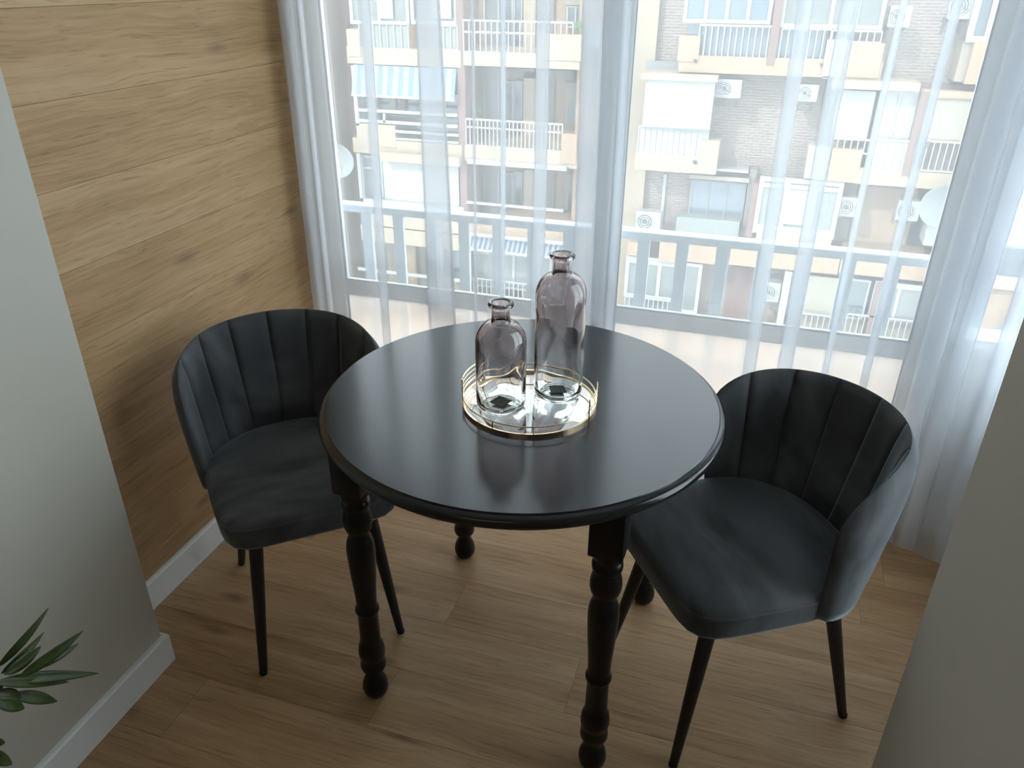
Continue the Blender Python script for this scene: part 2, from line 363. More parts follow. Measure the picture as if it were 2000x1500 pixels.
# right pier and the far right end of the bay
tag(box('wall_right', XP, YB, 0, XR+0.3, YN, ZC, MT['plaster']), kind='structure')
tag(box('wall_right', XR, YN, 0, XR+0.14, YW+0.16, 0.42, MT['plaster']), kind='structure')
tag(box('wall_right', XR, YN, 2.38, XR+0.14, YW+0.16, ZC, MT['plaster']), kind='structure')
w4 = tag(empty('window_4'), kind='structure')      # the bay is glazed round its right-hand end too
box('sill', XR-0.005, YN, 0.42, XR+0.14, YW+0.14, 0.44, MT['white'], w4, 0.004)
for ya, yb2 in ((YN, YN+0.07), (0.22, 0.29), (YW-0.06, YW+0.02)): box('stile', XR+0.02, ya, 0.44, XR+0.07, yb2, 2.38, MT['upvc'], w4, 0.003)
for za, zb2 in ((0.44, 0.50), (2.31, 2.38)): box('rail', XR+0.021, YN+0.07, za, XR+0.069, YW-0.06, zb2, MT['upvc'], w4, 0.003)
box('pane', XR+0.04, YN+0.06, 0.49, XR+0.046, YW-0.05, 2.32, MT['pane'], w4)
baseboard('baseboard_right', [(XR, YN), (XP, YN), (XP, YB+0.3)], 1)
tag(box('wall_back', XL-0.3, YB-0.2, 0, XR+0.3, YB, ZC, MT['plaster']), kind='structure')
# wall under the side window, and lintel over the glazing
tag(box('wall_front', 1.055, YW, 0, XR+0.01, YW+0.14, 0.655, MT['white']), kind='structure')
tag(box('wall_front', XL-0.25, YW, 2.38, XR+0.3, YW+0.14, ZC, MT['white']), kind='structure')
baseboard('baseboard_front', [(1.056, YW), (XR-0.014, YW)], 1)

# glazing: two tall leaves and a side window
def leaf(name, x0, x1, y0, st_l, st_r, zb=0.0, zt=2.38, mid=(0.590, 0.643), low=0.15, lock=None):
    t = empty(name, ((x0+x1)/2, y0+0.02, 0)); tag(t, kind='structure'); t.location = (0, 0, 0)
    y1 = y0+0.045
    box('stile', x0, y0, zb, x0+st_l, y1, zt, MT['upvc'], t, 0.004); box('stile', x1-st_r, y0, zb, x1, y1, zt, MT['upvc'], t, 0.004)
    a, b = x0+st_l, x1-st_r
    box('rail', a, y0+0.001, zb, b, y1-0.001, low, MT['upvc'], t, 0.003); box('rail', a, y0+0.001, mid[0], b, y1-0.001, mid[1], MT['upvc'], t, 0.003)
    box('rail', a, y0+0.001, zt-0.07, b, y1-0.001, zt, MT['upvc'], t, 0.003)
    box('pane', a-0.004, y0+0.019, mid[1]-0.004, b+0.004, y0+0.025, zt-0.066, MT['pane'], t)
    box('lower_pane', a-0.004, y0+0.019, low-0.004, b+0.004, y0+0.025, mid[0]+0.004, MT['frosted'], t)
    bm = bmesh.new()
    for (zz0, zz1) in ((mid[1], zt-0.07), (low, mid[0])):
        for (p, q) in (((a, zz0), (b, zz0+0.003)), ((a, zz1-0.003), (b, zz1)), ((a, zz0), (a+0.003, zz1)), ((b-0.003, zz0), (b, zz1))):
            add_box(bm, p[0], y0+0.010, p[1], q[0], y0+0.0185, q[1])
    obj('gasket', bm, MT['gasket'], t)
    return t
w1 = leaf('window_1', -1.0, 0.012, YW, 0.07, 0.046)
w2 = leaf('window_2', -0.034, 1.012, YW+0.047, 0.079, 0.068)
box('latch', -0.020, YW-0.016, 0.56, -0.004, YW, 0.60, MT['acgrey'], w1, 0.003)
fr = tag(empty('trim_1'), kind='structure')
box('jamb', XL, YW, 0, -1.0, YW+0.12, 2.38, MT['upvc'], fr, 0.004); box('jamb', 1.012, YW, 0, 1.058, YW+0.12, 2.38, MT['upvc'], fr, 0.004)
box('sill_track', -1.0, YW-0.002, 0, 1.012, YW+0.12, 0.03, MT['upvc'], fr, 0.003)
w3 = tag(empty('window_3'), kind='structure')
box('sill', 1.056, YW-0.03, 0.655, XR, YW+0.15, 0.684, MT['white'], w3, 0.004)
box('rail', 1.072, YW+0.01, 0.892, XR, YW+0.07, 0.972, MT['upvc'], w3, 0.004); box('rail', 1.072, YW+0.01, 2.30, XR, YW+0.07, 2.38, MT['upvc'], w3, 0.004)
box('stile', 1.058, YW+0.01, 0.684, 1.074, YW+0.07, 2.38, MT['upvc'], w3, 0.003); box('stile', 1.074, YW+0.02, 0.97, 1.108, YW+0.06, 2.31, MT['upvc'], w3, 0.003)
box('pane', 1.074, YW+0.035, 0.684, XR-0.002, YW+0.041, 0.893, MT['pane'], w3); box('pane', 1.106, YW+0.035, 0.970, XR-0.002, YW+0.041, 2.302, MT['pane'], w3)

# sheer curtain: one long cloth with pressed folds
FOLDS = [(-0.985, 0.035, 0.035), (-0.93, 0.02, 0.03), (-0.745, 0.045, 0.04), (-0.585, 0.070, 0.125), (-0.40, 0.012, 0.014), (-0.305, 0.022, 0.02), (-0.205, 0.045, 0.045),
         (-0.075, 0.060, 0.07), (0.030, 0.025, 0.03), (0.475, 0.036, 0.036), (0.575, 0.040, 0.04), (0.705, 0.014, 0.016), (0.82, 0.018, 0.02), (0.955, 0.050, 0.06), (1.03, 0.04, 0.045), (1.12, 0.03, 0.035), (1.19, 0.03, 0.03)]
def curtain_row(z):
    f = 1-(z/2.4); pts = []; x = -1.008; fi = 0; X1 = XR-0.01
    folds = [(a, w0+(w1-w0)*f) for a, w0, w1 in FOLDS]
    def yy(x): return 0.765 + 0.008*math.sin(x*31+1.0) + 0.005*math.sin(x*57+2+f) + (0.010+0.02*f)*math.sin(x*9.0+0.6) - (0.035*f*max(0, min(1, (x-0.95)/0.15)))
    cur = -1.008
    for (a, wd) in folds:
        n = 10
        for i in range(n): s = i/n; xx = cur+(a-cur)*s; pts.append((xx, yy(xx)))
        d = 0.010+0.05*wd
        m = 7
        for i in range(m+1): s = i/m; pts.append((a+wd*s, yy(a)-d*math.sin(s*PI/2)))
        for i in range(1, m+1): s = i/m; pts.append((a+wd*(1-s), yy(a)-d+2*d*(0.5-0.5*math.cos(s*PI))*0.9))
        for i in range(1, m): s = i/m; pts.append((a+wd*s, yy(a)+d*0.8*(1-s)))
        cur = a+wd
    for i in range(9): s = i/8; xx = cur+(X1-cur)*s; pts.append((xx, yy(xx)))
    return pts
bm = bmesh.new(); rows = []
NZ = 30
for iz in range(NZ+1):
    z = 0.022 + (2.40-0.022)*iz/NZ
    rows.append([bm.verts.new((x+0.006*math.sin(z*2.1+x*3)*(1 if -1 < x < 1.2 else 0), y, z + (0.012*math.sin(x*6) if iz == 0 else 0))) for x, y in curtain_row(z)])
grid_faces(bm, rows)
cur = obj('curtain', bm, MT['sheer'], smooth=True)
tag(cur, 'long white sheer voile curtain with folds hanging across the glazed balcony doors', 'curtain')
tag(box('trim_2', XL, 0.72, 2.41, XR, 0.80, 2.45, MT['white'], None, 0.004), kind='structure')

# ------------------------------------------------------------------ balcony railing just outside
rl = tag(empty('balcony_railing', (0, 1.0, 0)), 'white metal balcony railing with flat uprights just outside the glass doors', 'railing')
box('handrail', -1.5, 0.0, 0.852, 1.75, 0.05, 0.880, MT['railing'], rl, 0.004)
box('bottom_rail', -1.5, 0.01, 0.05, 1.75, 0.04, 0.085, MT['railing'], rl, 0.003)
bmb = bmesh.new(); add_box(bmb, -0.020, 0.012, 0.08, 0.020, 0.030, 0.855, 0.002); bal0 = obj('baluster', bmb, MT['railing'], rl)
for k in range(-12, 13):
    if k == -12: bal0.location.x = 0.108+0.127*k; continue
    b = bal0.copy(); C.objects.link(b); b.parent = rl; b.location.x = 0.108+0.127*k
tag(box('balcony_ledge', -1.6, 0.98, -0.22, 1.85, 1.12, 0.05, MT['cream']), 'narrow cream balcony ledge under the white railing', 'ledge')
tag(box('ground', -60, 1.2, -15.2, 60, 60, -15, MT['asphalt']), kind='structure')

# ------------------------------------------------------------------ the block of flats across the street
YF, YG = 22.0, 20.9      # main wall face and balcony front
def px(u, v, Y): p = at(u, v, 1, Y); return p.x, p.z
def rect(u0, v0, u1, v1, Y):
    um, vm = (u0+u1)/2, (v0+v1)/2
    return px(u0, vm, Y)[0], px(um, v1, Y)[1], px(u1, vm, Y)[0], px(um, v0, Y)[1]
def fb(parent, name, u0, v0, u1, v1, m, Y=YF, d=0.1, bev=0.0, ext=0.0):
    """facade piece with its face at Y, going back d; sized from what the photo shows"""
    x0, z0, x1, z1 = rect(u0, v0, u1, v1, Y)
    return box(name, x0, Y, z0, x1, Y+d+ext, z1, MT[m], parent, bev)
ba = tag(empty('apartment_building', (-8, YF, -15)), 'peach and cream block of flats with open balconies, behind left glass door', 'building'); ba.location = (0, 0, 0)
bb = tag(empty('apartment_building', (0, 0, 0)), 'brick block of flats with peach balconies seen through the right glass door', 'building')
# main walls with slabs, floor to floor 2.78 m
xs = px(1200, 300, YF)[0]
xL0 = px(672, 300, YF)[0]
box('wall', xL0-9, YF+1.3, -15, xs, YF+2, 9, MT['peach'], ba)
box('wall', xs, YF, -15, 14, YF+1, 9, MT['brick'], bb)
def railing(parent, u0, v0, u1, v1, Y, step=0.13, m='wht', panel=None):
    x0, z0, x1, z1 = rect(u0, v0, u1, v1, Y)
    r = box('railing', x0, Y, z1-0.05, x1, Y+0.05, z1, MT[m], parent)
    bm = bmesh.new(); n = max(2, int((x1-x0)/step))
    for i in range(n+1):
        x = x0+(x1-x0)*i/n; add_box(bm, x-0.014, Y+0.01, z0, x+0.014, Y+0.04, z1-0.04)
    add_box(bm, x0, Y+0.005, z0, x1, Y+0.045, z0+0.04)
    b = obj('baluster_row', bm, MT[m], r); b['kind'] = 'stuff'
    if panel: box('infill_panel', x0, Y+0.05, z0, x1, Y+0.07, z1-0.05, MT[panel], r)
    return r
def window(parent, u0, v0, u1, v1, Y, glass='greyglass', fw=0.07, nx=1, trans=(), m='wht'):
    x0, z0, x1, z1 = rect(u0, v0, u1, v1, Y)
    bm = bmesh.new(); add_box(bm, x0, Y, z0, x1, Y+0.08, z0+fw); add_box(bm, x0, Y, z1-fw, x1, Y+0.08, z1)
    for i in range(nx+1):
        x = x0+(x1-x0-fw)*i/nx; add_box(bm, x, Y+0.006, z0+0.005, x+fw, Y+0.085, z1-0.005)
    for s in trans: zz = z0+(z1-z0)*s; add_box(bm, x0+0.005, Y+0.001, zz-fw/2, x1-0.005, Y+0.079, zz+fw/2)
    f = obj('window', bm, MT['wht'] if m == 'wht' else MT[m], parent)
    for i in range(nx):
        a = x0+(x1-x0)*i/nx; b = x0+(x1-x0)*(i+1)/nx
        box('pane', a+0.01, Y+0.05, z0+0.01, b-0.01, Y+0.07, z1-0.01, MT[glass], f)
    return f
def slab(parent, u0, v0, u1, v1, Y, m='peach', back=YF+1.3):
    x0, z0, x1, z1 = rect(u0, v0, u1, v1, Y); return box('balcony_slab', x0, Y, z0, x1, back, z1, MT[m], parent)
def parapet(parent, u0, v0, u1, v1, Y, m='peach', d=0.9):
    return fb(parent, 'parapet', u0, v0, u1, v1, m, Y, d)

# --- left building, column of enclosed balconies
fb(ba, 'column', 600, -60, 627, 600, 'beige', 20.2, 1.2); fb(ba, 'column', 632, -60, 650, 600, 'beige', 20.6, 1.2)
fb(ba, 'drainpipe', 655, -60, 662, 600, 'shade', 20.7, 0.1)
fb(ba, 'wall_strip', 662, -60, 692, 470, 'redpaint', 21.6, 0.8)
slab(ba, 678, 95, 900, 128, YG, 'cream'); slab(ba, 690, 276, 902, 305, YG, 'cream'); slab(ba, 706, 448, 905, 480, YG, 'cream')
parapet(ba, 678, 57, 702, 110, YG-0.03, 'cream')
window(ba, 680, -60, 797, 48, YG+0.05, 'greyglass', 0.10, 2); window(ba, 800, -60, 893, 48, YG+0.05, 'greyglass', 0.10, 2)
fb(ba, 'roller_blind', 735, -60, 765, 36, 'blind', YG+0.02, 0.03); fb(ba, 'roller_blind', 840, -60, 880, 36, 'blind', YG+0.02, 0.03)
railing(ba, 702, 44, 797, 96, YG, 0.2, 'wht', 'gblind'); railing(ba, 840, 48, 893, 98, YG, 0.2, 'wht', 'gblind')
# awning of the next floor
def awning(parent, u0, v0, u1, v1, Y, m, name='awning', drop=0.5):
    x0, z0, x1, z1 = rect(u0, v0, u1, v1, Y)
    bm = bmesh.new(); n = 14; rows = []
    for j in range(5):
        s = j/4; rows.append([bm.verts.new((x0+(x1-x0)*i/n, Y-0.02-drop*s+0.02*math.sin(i*2.2), z1+(z0-z1)*s)) for i in range(n+1)])
    grid_faces(bm, rows)
    r2 = [[bm.verts.new(v.co+Vector((0, 0.015, -0.003))) for v in row] for row in rows]; grid_faces(bm, r2)
    o = obj(name, bm, MT[m], parent, smooth=True)
    box('awning_bar', x0, Y-0.05-drop, z0-0.06, x1, Y-drop+0.02, z0+0.01, MT['wht'], o); return o
awning(ba, 693, 130, 893, 186, YG+0.05, 'awning', drop=0.25)
fb(ba, 'post', 690, 128, 697, 245, 'wht', YG-0.02, 0.1); fb(ba, 'post', 866, 186, 870, 245, 'wht', YG-0.01, 0.06)
fb(ba, 'post', 748, 222, 752, 240, 'wht', YG-0.01, 0.06)
fb(ba, 'recess_or_shadow', 695, 180, 895, 280, 'darkglass', YG+0.8, 0.3)
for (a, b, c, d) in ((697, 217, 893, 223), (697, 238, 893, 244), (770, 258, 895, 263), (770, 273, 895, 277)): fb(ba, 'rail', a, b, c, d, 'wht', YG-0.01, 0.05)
parapet(ba, 697, 243, 772, 286, YG-0.02, 'cream', 0.12)
fb(ba, 'laundry', 760, 190, 772, 216, 'bblind', YG+0.7, 0.05); fb(ba, 'laundry', 780, 190, 792, 214, 'redpaint', YG+0.7, 0.05)
# third floor down: blinds
fb(ba, 'canopy', 742, 303, 897, 320, 'cream', YG-0.3, 1.0); fb(ba, 'roller_blind', 750, 320, 896, 404, 'blind', YG+0.1, 0.05)
fb(ba, 'post', 700, 300, 706, 400, 'wht', YG-0.02, 0.08); window(ba, 707, 305, 748, 398, YG+0.2, 'darkglass', 0.06, 1, (0.75,))
fb(ba, 'sill', 705, 396, 905, 410, 'wht', YG-0.02, 0.1)
fb(ba, 'wall_panel', 706, 410, 905, 450, 'cream', YG, 0.6)
# below the handrail
for (a, b) in ((716, 723), (778, 785), (860, 866), (900, 906)): fb(ba, 'post', a, 445, b, 640, 'wht', YG-0.02, 0.08)
fb(ba, 'wall_panel', 723, 480, 742, 540, 'peach', YG+0.6, 0.1); fb(ba, 'wall_panel', 785, 480, 815, 640, 'peach', YG+0.6, 0.1)
fb(ba, 'recess_or_shadow', 700, 478, 905, 660, 'bblind', YG+0.9, 0.2); fb(ba, 'rail', 700, 534, 905, 540, 'wht', YG, 0.05); fb(ba, 'rail', 700, 556, 905, 560, 'wht', YG, 0.05)
fb(ba, 'window', 876, 470, 898, 550, 'darkglass', YG+0.5, 0.1)
# --- left building, column of open balconies
slab(ba, 905, 104, 1132, 132, YG, 'cream'); slab(ba, 908, 290, 1128, 322, YG, 'cream'); slab(ba, 915, 442, 1100, 478, YG, 'peach')
parapet(ba, 1047, 67, 1137, 118, YG-0.04, 'cream', 0.14); parapet(ba, 1096, 262, 1126, 320, YG-0.04, 'peach', 0.14)
railing(ba, 905, 40, 1118, 106, YG, 0.16); railing(ba, 910, 236, 1098, 291, YG, 0.12)
fb(ba, 'rail', 905, 62, 1045, 66, 'wht', YG, 0.05); fb(ba, 'rail', 912, 252, 1095, 255, 'wht', YG, 0.05)
fb(ba, 'pillar', 895, -60, 909, 480, 'redpaint', YG+0.02, 1.2)
for dv, lo in ((-187, False), (0, True), (178, True), (350, True)):
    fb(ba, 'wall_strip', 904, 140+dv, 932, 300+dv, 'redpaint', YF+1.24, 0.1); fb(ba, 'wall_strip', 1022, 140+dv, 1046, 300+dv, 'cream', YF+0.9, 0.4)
    fb(ba, 'wall_strip', 1066, 140+dv, 1082, 300+dv, 'shade', YF+1.2, 0.1); fb(ba, 'ceiling_shade', 905, 134+dv, 1120, 152+dv, 'shade', YF+0.9, 0.4)  # grey strip holds the shade under each balcony ceiling in its colour
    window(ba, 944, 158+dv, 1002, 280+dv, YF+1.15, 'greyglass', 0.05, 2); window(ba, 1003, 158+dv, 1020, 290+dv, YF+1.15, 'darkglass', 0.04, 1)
    window(ba, 1106, 198+dv, 1142, 242+dv, YF+1.15, 'darkglass', 0.05, 2); fb(ba, 'blind_box', 1104, 162+dv, 1142, 197+dv, 'bblind', YF+1.1, 0.2)
fb(ba, 'awning_arm', 912, 318, 1106, 327, 'wht', YG-0.1, 0.12); fb(ba, 'rail', 912, 401, 1100, 406, 'wht', YG, 0.05)
awning(ba, 914, 470, 1112, 488, YG, 'valance', drop=0.3); fb(ba, 'rail', 914, 464, 1112, 470, 'wht', YG-0.32, 0.06)
window(ba, 918, 492, 966, 560, YG+0.7, 'gblind', 0.07, 1); window(ba, 972, 495, 1034, 566, YG+0.7, 'gblind', 0.09, 2); window(ba, 1040, 497, 1110, 570, YG+0.7, 'gblind', 0.08, 2)
railing(ba, 916, 552, 1112, 600, YG+0.4, 0.15)
fb(ba, 'wall_strip', 905, 480, 917, 640, 'redpaint', YG+0.3, 0.5)
slab(ba, 700, 640, 1120, 680, YG, 'peach')
fb(ba, 'wall_panel', 1120, -60, 1196, 700, 'peach', YF+0.2, 1.0)

# --- right building
fb(bb, 'corner_strip', 1188, -60, 1262, 700, 'cream', YF-0.25, 0.4); fb(bb, 'wall_strip', 1262, 120, 1330, 142, 'gblind', YF-0.3, 0.3)
# top balcony, glazed
slab(bb, 1325, 112, 1622, 146, YG, 'peach', YF+0.1); slab(bb, 1610, 118, 1722, 156, YG, 'peach', YF+0.1)
parapet(bb, 1325, 70, 1366, 120, YG-0.03, 'peach', 0.9); parapet(bb, 1610, 78, 1650, 150, YG-0.05, 'blind', 0.9); parapet(bb, 1650, 84, 1722, 152, YG-0.04, 'peach', 0.9)
window(bb, 1338, -60, 1512, 46, YG+0.05, 'blueglass', 0.09, 4); window(bb, 1530, -60, 1734, 56, YG+0.05, 'greyglass', 0.09, 4)
fb(bb, 'infill_panel', 1340, 50, 1612, 118, 'blueglass', YG+0.3, 0.1)
railing(bb, 1364, 48, 1512, 114, YG, 0.15); railing(bb, 1524, 54, 1620, 118, YG, 0.15); railing(bb, 1625, 58, 1722, 84, YG, 0.15)
fb(bb, 'pillar', 1510, -60, 1526, 128, 'redpaint', YG-0.02, 0.6)
fb(bb, 'drain_spout', 1355, 116, 1361, 122, 'dark', YG-0.06, 0.05); fb(bb, 'drain_spout', 1602, 124, 1608, 130, 'dark', YG-0.06, 0.05)
# second floor: awning balcony on the left
fb(bb, 'canopy', 1252, 146, 1402, 158, 'cream', YG-0.3, 1.3); fb(bb, 'roller_blind', 1258, 158, 1392, 250, 'blind', YG-0.15, 0.05)
railing(bb, 1246, 248, 1382, 305, YG, 0.15, 'wht', 'blind'); slab(bb, 1240, 304, 1396, 336, YG, 'cream', YF+0.1); parapet(bb, 1366, 274, 1402, 340, YG-0.04, 'cream', 0.9)
fb(bb, 'drain_spout', 1354, 314, 1360, 320, 'dark', YG-0.06, 0.05)
# second floor: wide balcony on the right
fb(bb, 'canopy', 1625, 160, 1798, 176, 'cream', YG-0.3, 1.3); fb(bb, 'roller_blind', 1630, 177, 1702, 272, 'blind', YG+0.1, 0.05)
window(bb, 1702, 178, 1784, 338, YG+0.15, 'blind', 0.05, 2); fb(bb, 'pillar', 1780, 178, 1797, 345, 'redpaint', YG-0.02, 0.5)
fb(bb, 'roller_blind', 1798, 190, 1905, 275, 'bblind', YG+0.1, 0.05); fb(bb, 'blind_box', 1798, 178, 1915, 192, 'peach', YG, 0.3)
railing(bb, 1622, 270, 1702, 300, YG, 0.15); railing(bb, 1702, 272, 1776, 338, YG, 0.15, 'wht', 'blind'); railing(bb, 1780, 276, 1925, 338, YG, 0.15)
fb(bb, 'recess_or_shadow', 1797, 276, 1925, 340, 'shade', YG+0.5, 0.3)
fb(bb, 'vent_panel', 1786, 276, 1816, 288, 'acgrey', YG-0.03, 0.03)
parapet(bb, 1575, 286, 1618, 350, YG-0.04, 'blind', 0.9); parapet(bb, 1620, 291, 1680, 356, YG-0.04, 'peach', 0.9); slab(bb, 1670, 336, 1930, 368, YG, 'cream', YF+0.1)
# upper right balcony
parapet(bb, 1893, 82, 1960, 166, YG-0.04, 'peach', 1.0); fb(bb, 'parapet', 1872, 82, 1893, 160, 'beige', YG+0.1, 0.9); window(bb, 1905, -80, 1990, 84, YG, 'darkglass', 0.14, 2)
fb(bb, 'wall_strip', 1797, 166, 1935, 180, 'redpaint', YF-0.4, 0.4)
# third floor
fb(bb, 'drainpipe', 1291, 340, 1297, 458, 'wht', YF-0.12, 0.1); fb(bb, 'canopy', 1392, 331, 1462, 336, 'wht', YG+0.4, 0.7); fb(bb, 'canopy', 1346, 345, 1464, 353, 'bblind', YG+0.5, 0.6)
window(bb, 1346, 354, 1454, 432, YF-0.3, 'blueglass', 0.05, 3, m='gblind'); fb(bb, 'box_parapet', 1320, 428, 1444, 458, 'gblind', YG+0.3, 0.6)
fb(bb, 'wall_strip', 1456, 330, 1470, 462, 'shade', YF-0.5, 0.5); fb(bb, 'pillar', 1464, 358, 1477, 464, 'redpaint', YG+0.1, 0.9)
window(bb, 1476, 350, 1640, 462, YG+0.05, 'gblind', 0.12, 3, (0.12, 0.86)); fb(bb, 'roller_blind', 1532, 372, 1592, 440, 'blind', YG+0.03, 0.02)
fb(bb, 'balcony_slab', 1476, 458, 1625, 474, 'cream', YG, 1.1)
fb(bb, 'painted_sunlit_brick', 1665, 366, 1785, 480, 'peach', YF-0.05, 0.1)  # peach panel puts warm sunlight on the brick into its colour
fb(bb, 'recess_or_shadow', 1785, 350, 1822, 480, 'dark', YF-0.08, 0.1)  # dark strip painted in for a shadow on the wall
fb(bb, 'box_parapet', 1808, 430, 1870, 482, 'blind', YG, 0.8)
# fourth floor, seen between the uprights of the railing
slab(bb, 1225, 474, 1262, 500, YG, 'peach', YF+0.1)
for (a, b, c, d) in ((1287, 474, 1326, 512), (1335, 480, 1404, 514), (1425, 488, 1482, 520), (1498, 494, 1640, 530), (1640, 498, 1850, 544)): slab(bb, a, b, c, d, YG, 'peach', YF+0.1)
window(bb, 1220, 504, 1322, 584, YG+0.15, 'greyglass', 0.11, 3, (0.88,)); railing(bb, 1218, 582, 1312, 640, YG+0.1, 0.14); fb(bb, 'recess_or_shadow', 1216, 584, 1315, 650, 'gblind', YG+0.4, 0.2)
window(bb, 1328, 514, 1367, 612, YG+0.1, 'greyglass', 0.10, 1); fb(bb, 'wall_panel', 1322, 612, 1356, 650, 'peach', YG+0.1, 0.8)
fb(bb, 'wall_panel', 1415, 522, 1482, 700, 'redpaint', YF-0.1, 0.1)
fb(bb, 'post', 1524, 530, 1538, 640, 'wht', YG, 0.1); window(bb, 1536, 532, 1556, 614, YG+0.2, 'greyglass', 0.06, 1); fb(bb, 'wall_panel', 1508, 640, 1545, 690, 'peach', YG+0.1, 0.8)
fb(bb, 'roller_blind', 1560, 540, 1640, 618, 'bblind', YG+0.2, 0.05); railing(bb, 1556, 614, 1640, 690, YG, 0.16); window(bb, 1648, 545, 1694, 624, YG+0.3, 'darkglass', 0.06, 1)
fb(bb, 'pillar', 1697, 552, 1708, 690, 'redpaint', YG, 0.4); window(bb, 1700, 556, 1850, 632, YG+0.1, 'gblind', 0.09, 3, (0.9,)); railing(bb, 1645, 622, 1850, 700, YG, 0.15)
fb(bb, 'recess_or_shadow', 1556, 616, 1850, 720, 'bblind', YG+0.5, 0.2); slab(bb, 1216, 650, 1520, 700, YG, 'peach', YF+0.1)
# the part the side window shows
fb(bb, 'wall_panel', 1900, 540, 2060, 760, 'peach', YG+0.3, 0.8); slab(bb, 1900, 520, 2070, 568, YG, 'cream', YF+0.1); window(bb, 1978, 380, 2070, 480, YG, 'bblind', 0.1, 2)
fb(bb, 'roller_blind', 1985, 190, 2090, 480, 'blind', YG+0.2, 0.05)

# --- air conditioning units, dishes and plants on the facade
def ac(u0, v0, u1, v1, Y, label):
    x0, z0, x1, z1 = rect(u0, v0, u1, v1, Y); cx, cz = (x0+x1)/2, (z0+z1)/2; hw, hh = (x1-x0)/2, (z1-z0)/2
    t = tag(empty('air_conditioner', (cx, Y, z0)), label, 'air conditioner', 'air conditioning units on the facades')
    bm = bmesh.new(); add_box(bm, -hw, 0, 0, hw, 0.36, 2*hh, 0.02); obj('casing', bm, MT['acwhite'], t)
    r = min(hw, hh)*0.78; bm = bmesh.new()
    for s in (1.0, 0.72, 0.44): add_tube(bm, [(-hw*0.25+r*s*math.cos(a*PI/10), -0.02, hh+r*s*math.sin(a*PI/10)) for a in range(20)], 0.018, 5, True)
    obj('fan_grille', bm, MT['acwhite'], t)
    bm = bmesh.new(); add_lathe(bm, [(0, 0), (r, 0), (r, 0.015), (0, 0.015)], 20)
    bmesh.ops.transform(bm, matrix=Matrix.Translation((-hw*0.25, -0.002, hh)) @ Matrix.Rotation(PI/2, 4, 'X'), verts=bm.verts); obj('fan_opening', bm, MT['acgrey'], t)
    bm = bmesh.new()
    for sx in (-0.7, 0.7): add_box(bm, sx*hw-0.02, 0.05, -0.08, sx*hw+0.02, 0.95, 0.0); add_box(bm, sx*hw-0.02, 0.90, -0.35, sx*hw+0.02, 0.95, 0)
    obj('bracket', bm, MT['acgrey'], t); return t
ac(1145, 52, 1172, 92, YF-0.75, 'small grey-white air conditioner beside the plant on the top left balcony')
ac(1736, 12, 1780, 54, YF-0.95, 'white air conditioner high on the brick wall at top right')
ac(1856, -15, 1905, 38, YF-0.95, 'air conditioner cut by the top edge, beside the upper right balcony')
ac(1394, 155, 1448, 192, YF-0.95, 'white air conditioner under the top balcony, right of the white blind')
ac(1556, 165, 1598, 199, YF-0.95, 'air conditioner half hidden by a curtain fold, under the top balcony')
ac(1241, 414, 1290, 452, YF-0.95, 'air conditioner standing left of the drainpipe just above the handrail')
ac(1634, 386, 1682, 424, YF-0.95, 'grey-white air conditioner on the brick right of the bay window')
ac(1752, 393, 1797, 432, YF-0.95, 'white air conditioner with dark round fan on the brick wall painted sunlit peach')
ac(1486, 552, 1524, 590, YF-0.95, 'air conditioner on the brick below the handrail, behind the uprights')
ac(1952, 640, 1995, 678, YG-0.6, 'air conditioner on the peach wall seen through the side window')
def dish(u, v, r, Y, tilt, label):
    p = at(u, v, 1, Y); t = tag(empty('satellite_dish', p), label, 'satellite dish')
    bm = bmesh.new(); add_lathe(bm, [(0, 0), (r*0.5, 0.03), (r*0.85, 0.10), (r, 0.15), (r*1.02, 0.15), (r*0.86, 0.08), (r*0.5, 0.0), (0, -0.03)], 32, cap=False)
    bmesh.ops.transform(bm, matrix=Matrix.Rotation(PI/2+tilt[0], 4, 'X') @ Matrix.Rotation(tilt[1], 4, 'Y'), verts=bm.verts); obj('reflector', bm, MT['dish'], t, True)
    bm = bmesh.new(); add_tube(bm, [(0, 0.05, 0), (0, 0.35, -0.25), (0, YF-Y+0.3, -0.25)], 0.03); obj('mount', bm, MT['acgrey'], t)
    bm = bmesh.new(); add_tube(bm, [(r*0.9*0, 0, -r*0.9), (r*0.55, -0.45, -0.1)], 0.015); add_box(bm, r*0.5, -0.52, -0.17, r*0.5+0.12, -0.40, -0.03); obj('receiver_arm', bm, MT['acwhite'], t)
    return t
dish(659, 312, 0.52, 20.0, (0.1, 0.3), 'round grey-white satellite dish at the left edge of the left glass door')
dish(1843, 400, 0.56, 20.2, (0.1, 0.0), 'large round blue-grey satellite dish by the right edge of the right door')
def bush(u, v, Y, r, label):
    p = at(u, v, 1, Y); t = tag(empty('potted_plant', p-Vector((0, 0, 0.25))), label, 'plant')
    bm = bmesh.new(); rnd = random.Random(int(u))
    for i in range(70):
        a = rnd.uniform(0, 2*PI); e = rnd.uniform(-0.2, 1.2); rr = r*rnd.uniform(0.5, 1.0)
        c = Vector((rr*math.cos(a)*math.cos(e), rr*math.sin(a)*math.cos(e)*0.6, 0.25+rr*math.sin(e))); s = 0.07
        q = [c+Vector((rnd.uniform(-s, s), rnd.uniform(-s, s), rnd.uniform(-s, s))) for _ in range(3)]
        bm.faces.new([bm.verts.new(x) for x in q])
    obj('foliage', bm, MT['planter'], t, kind='stuff')
    bm = bmesh.new(); add_lathe(bm, [(0.10, -0.05), (0.14, 0.22), (0.12, 0.22), (0.11, 0.2), (0, 0.2)], 14); obj('pot', bm, MT['redpaint'], t); return t
bush(1136, 62, YG+0.2, 0.32, 'leafy plant on the parapet of the top left balcony')
bush(932, 226, YG+0.5, 0.30, 'green plant behind the railing of the middle left balcony')

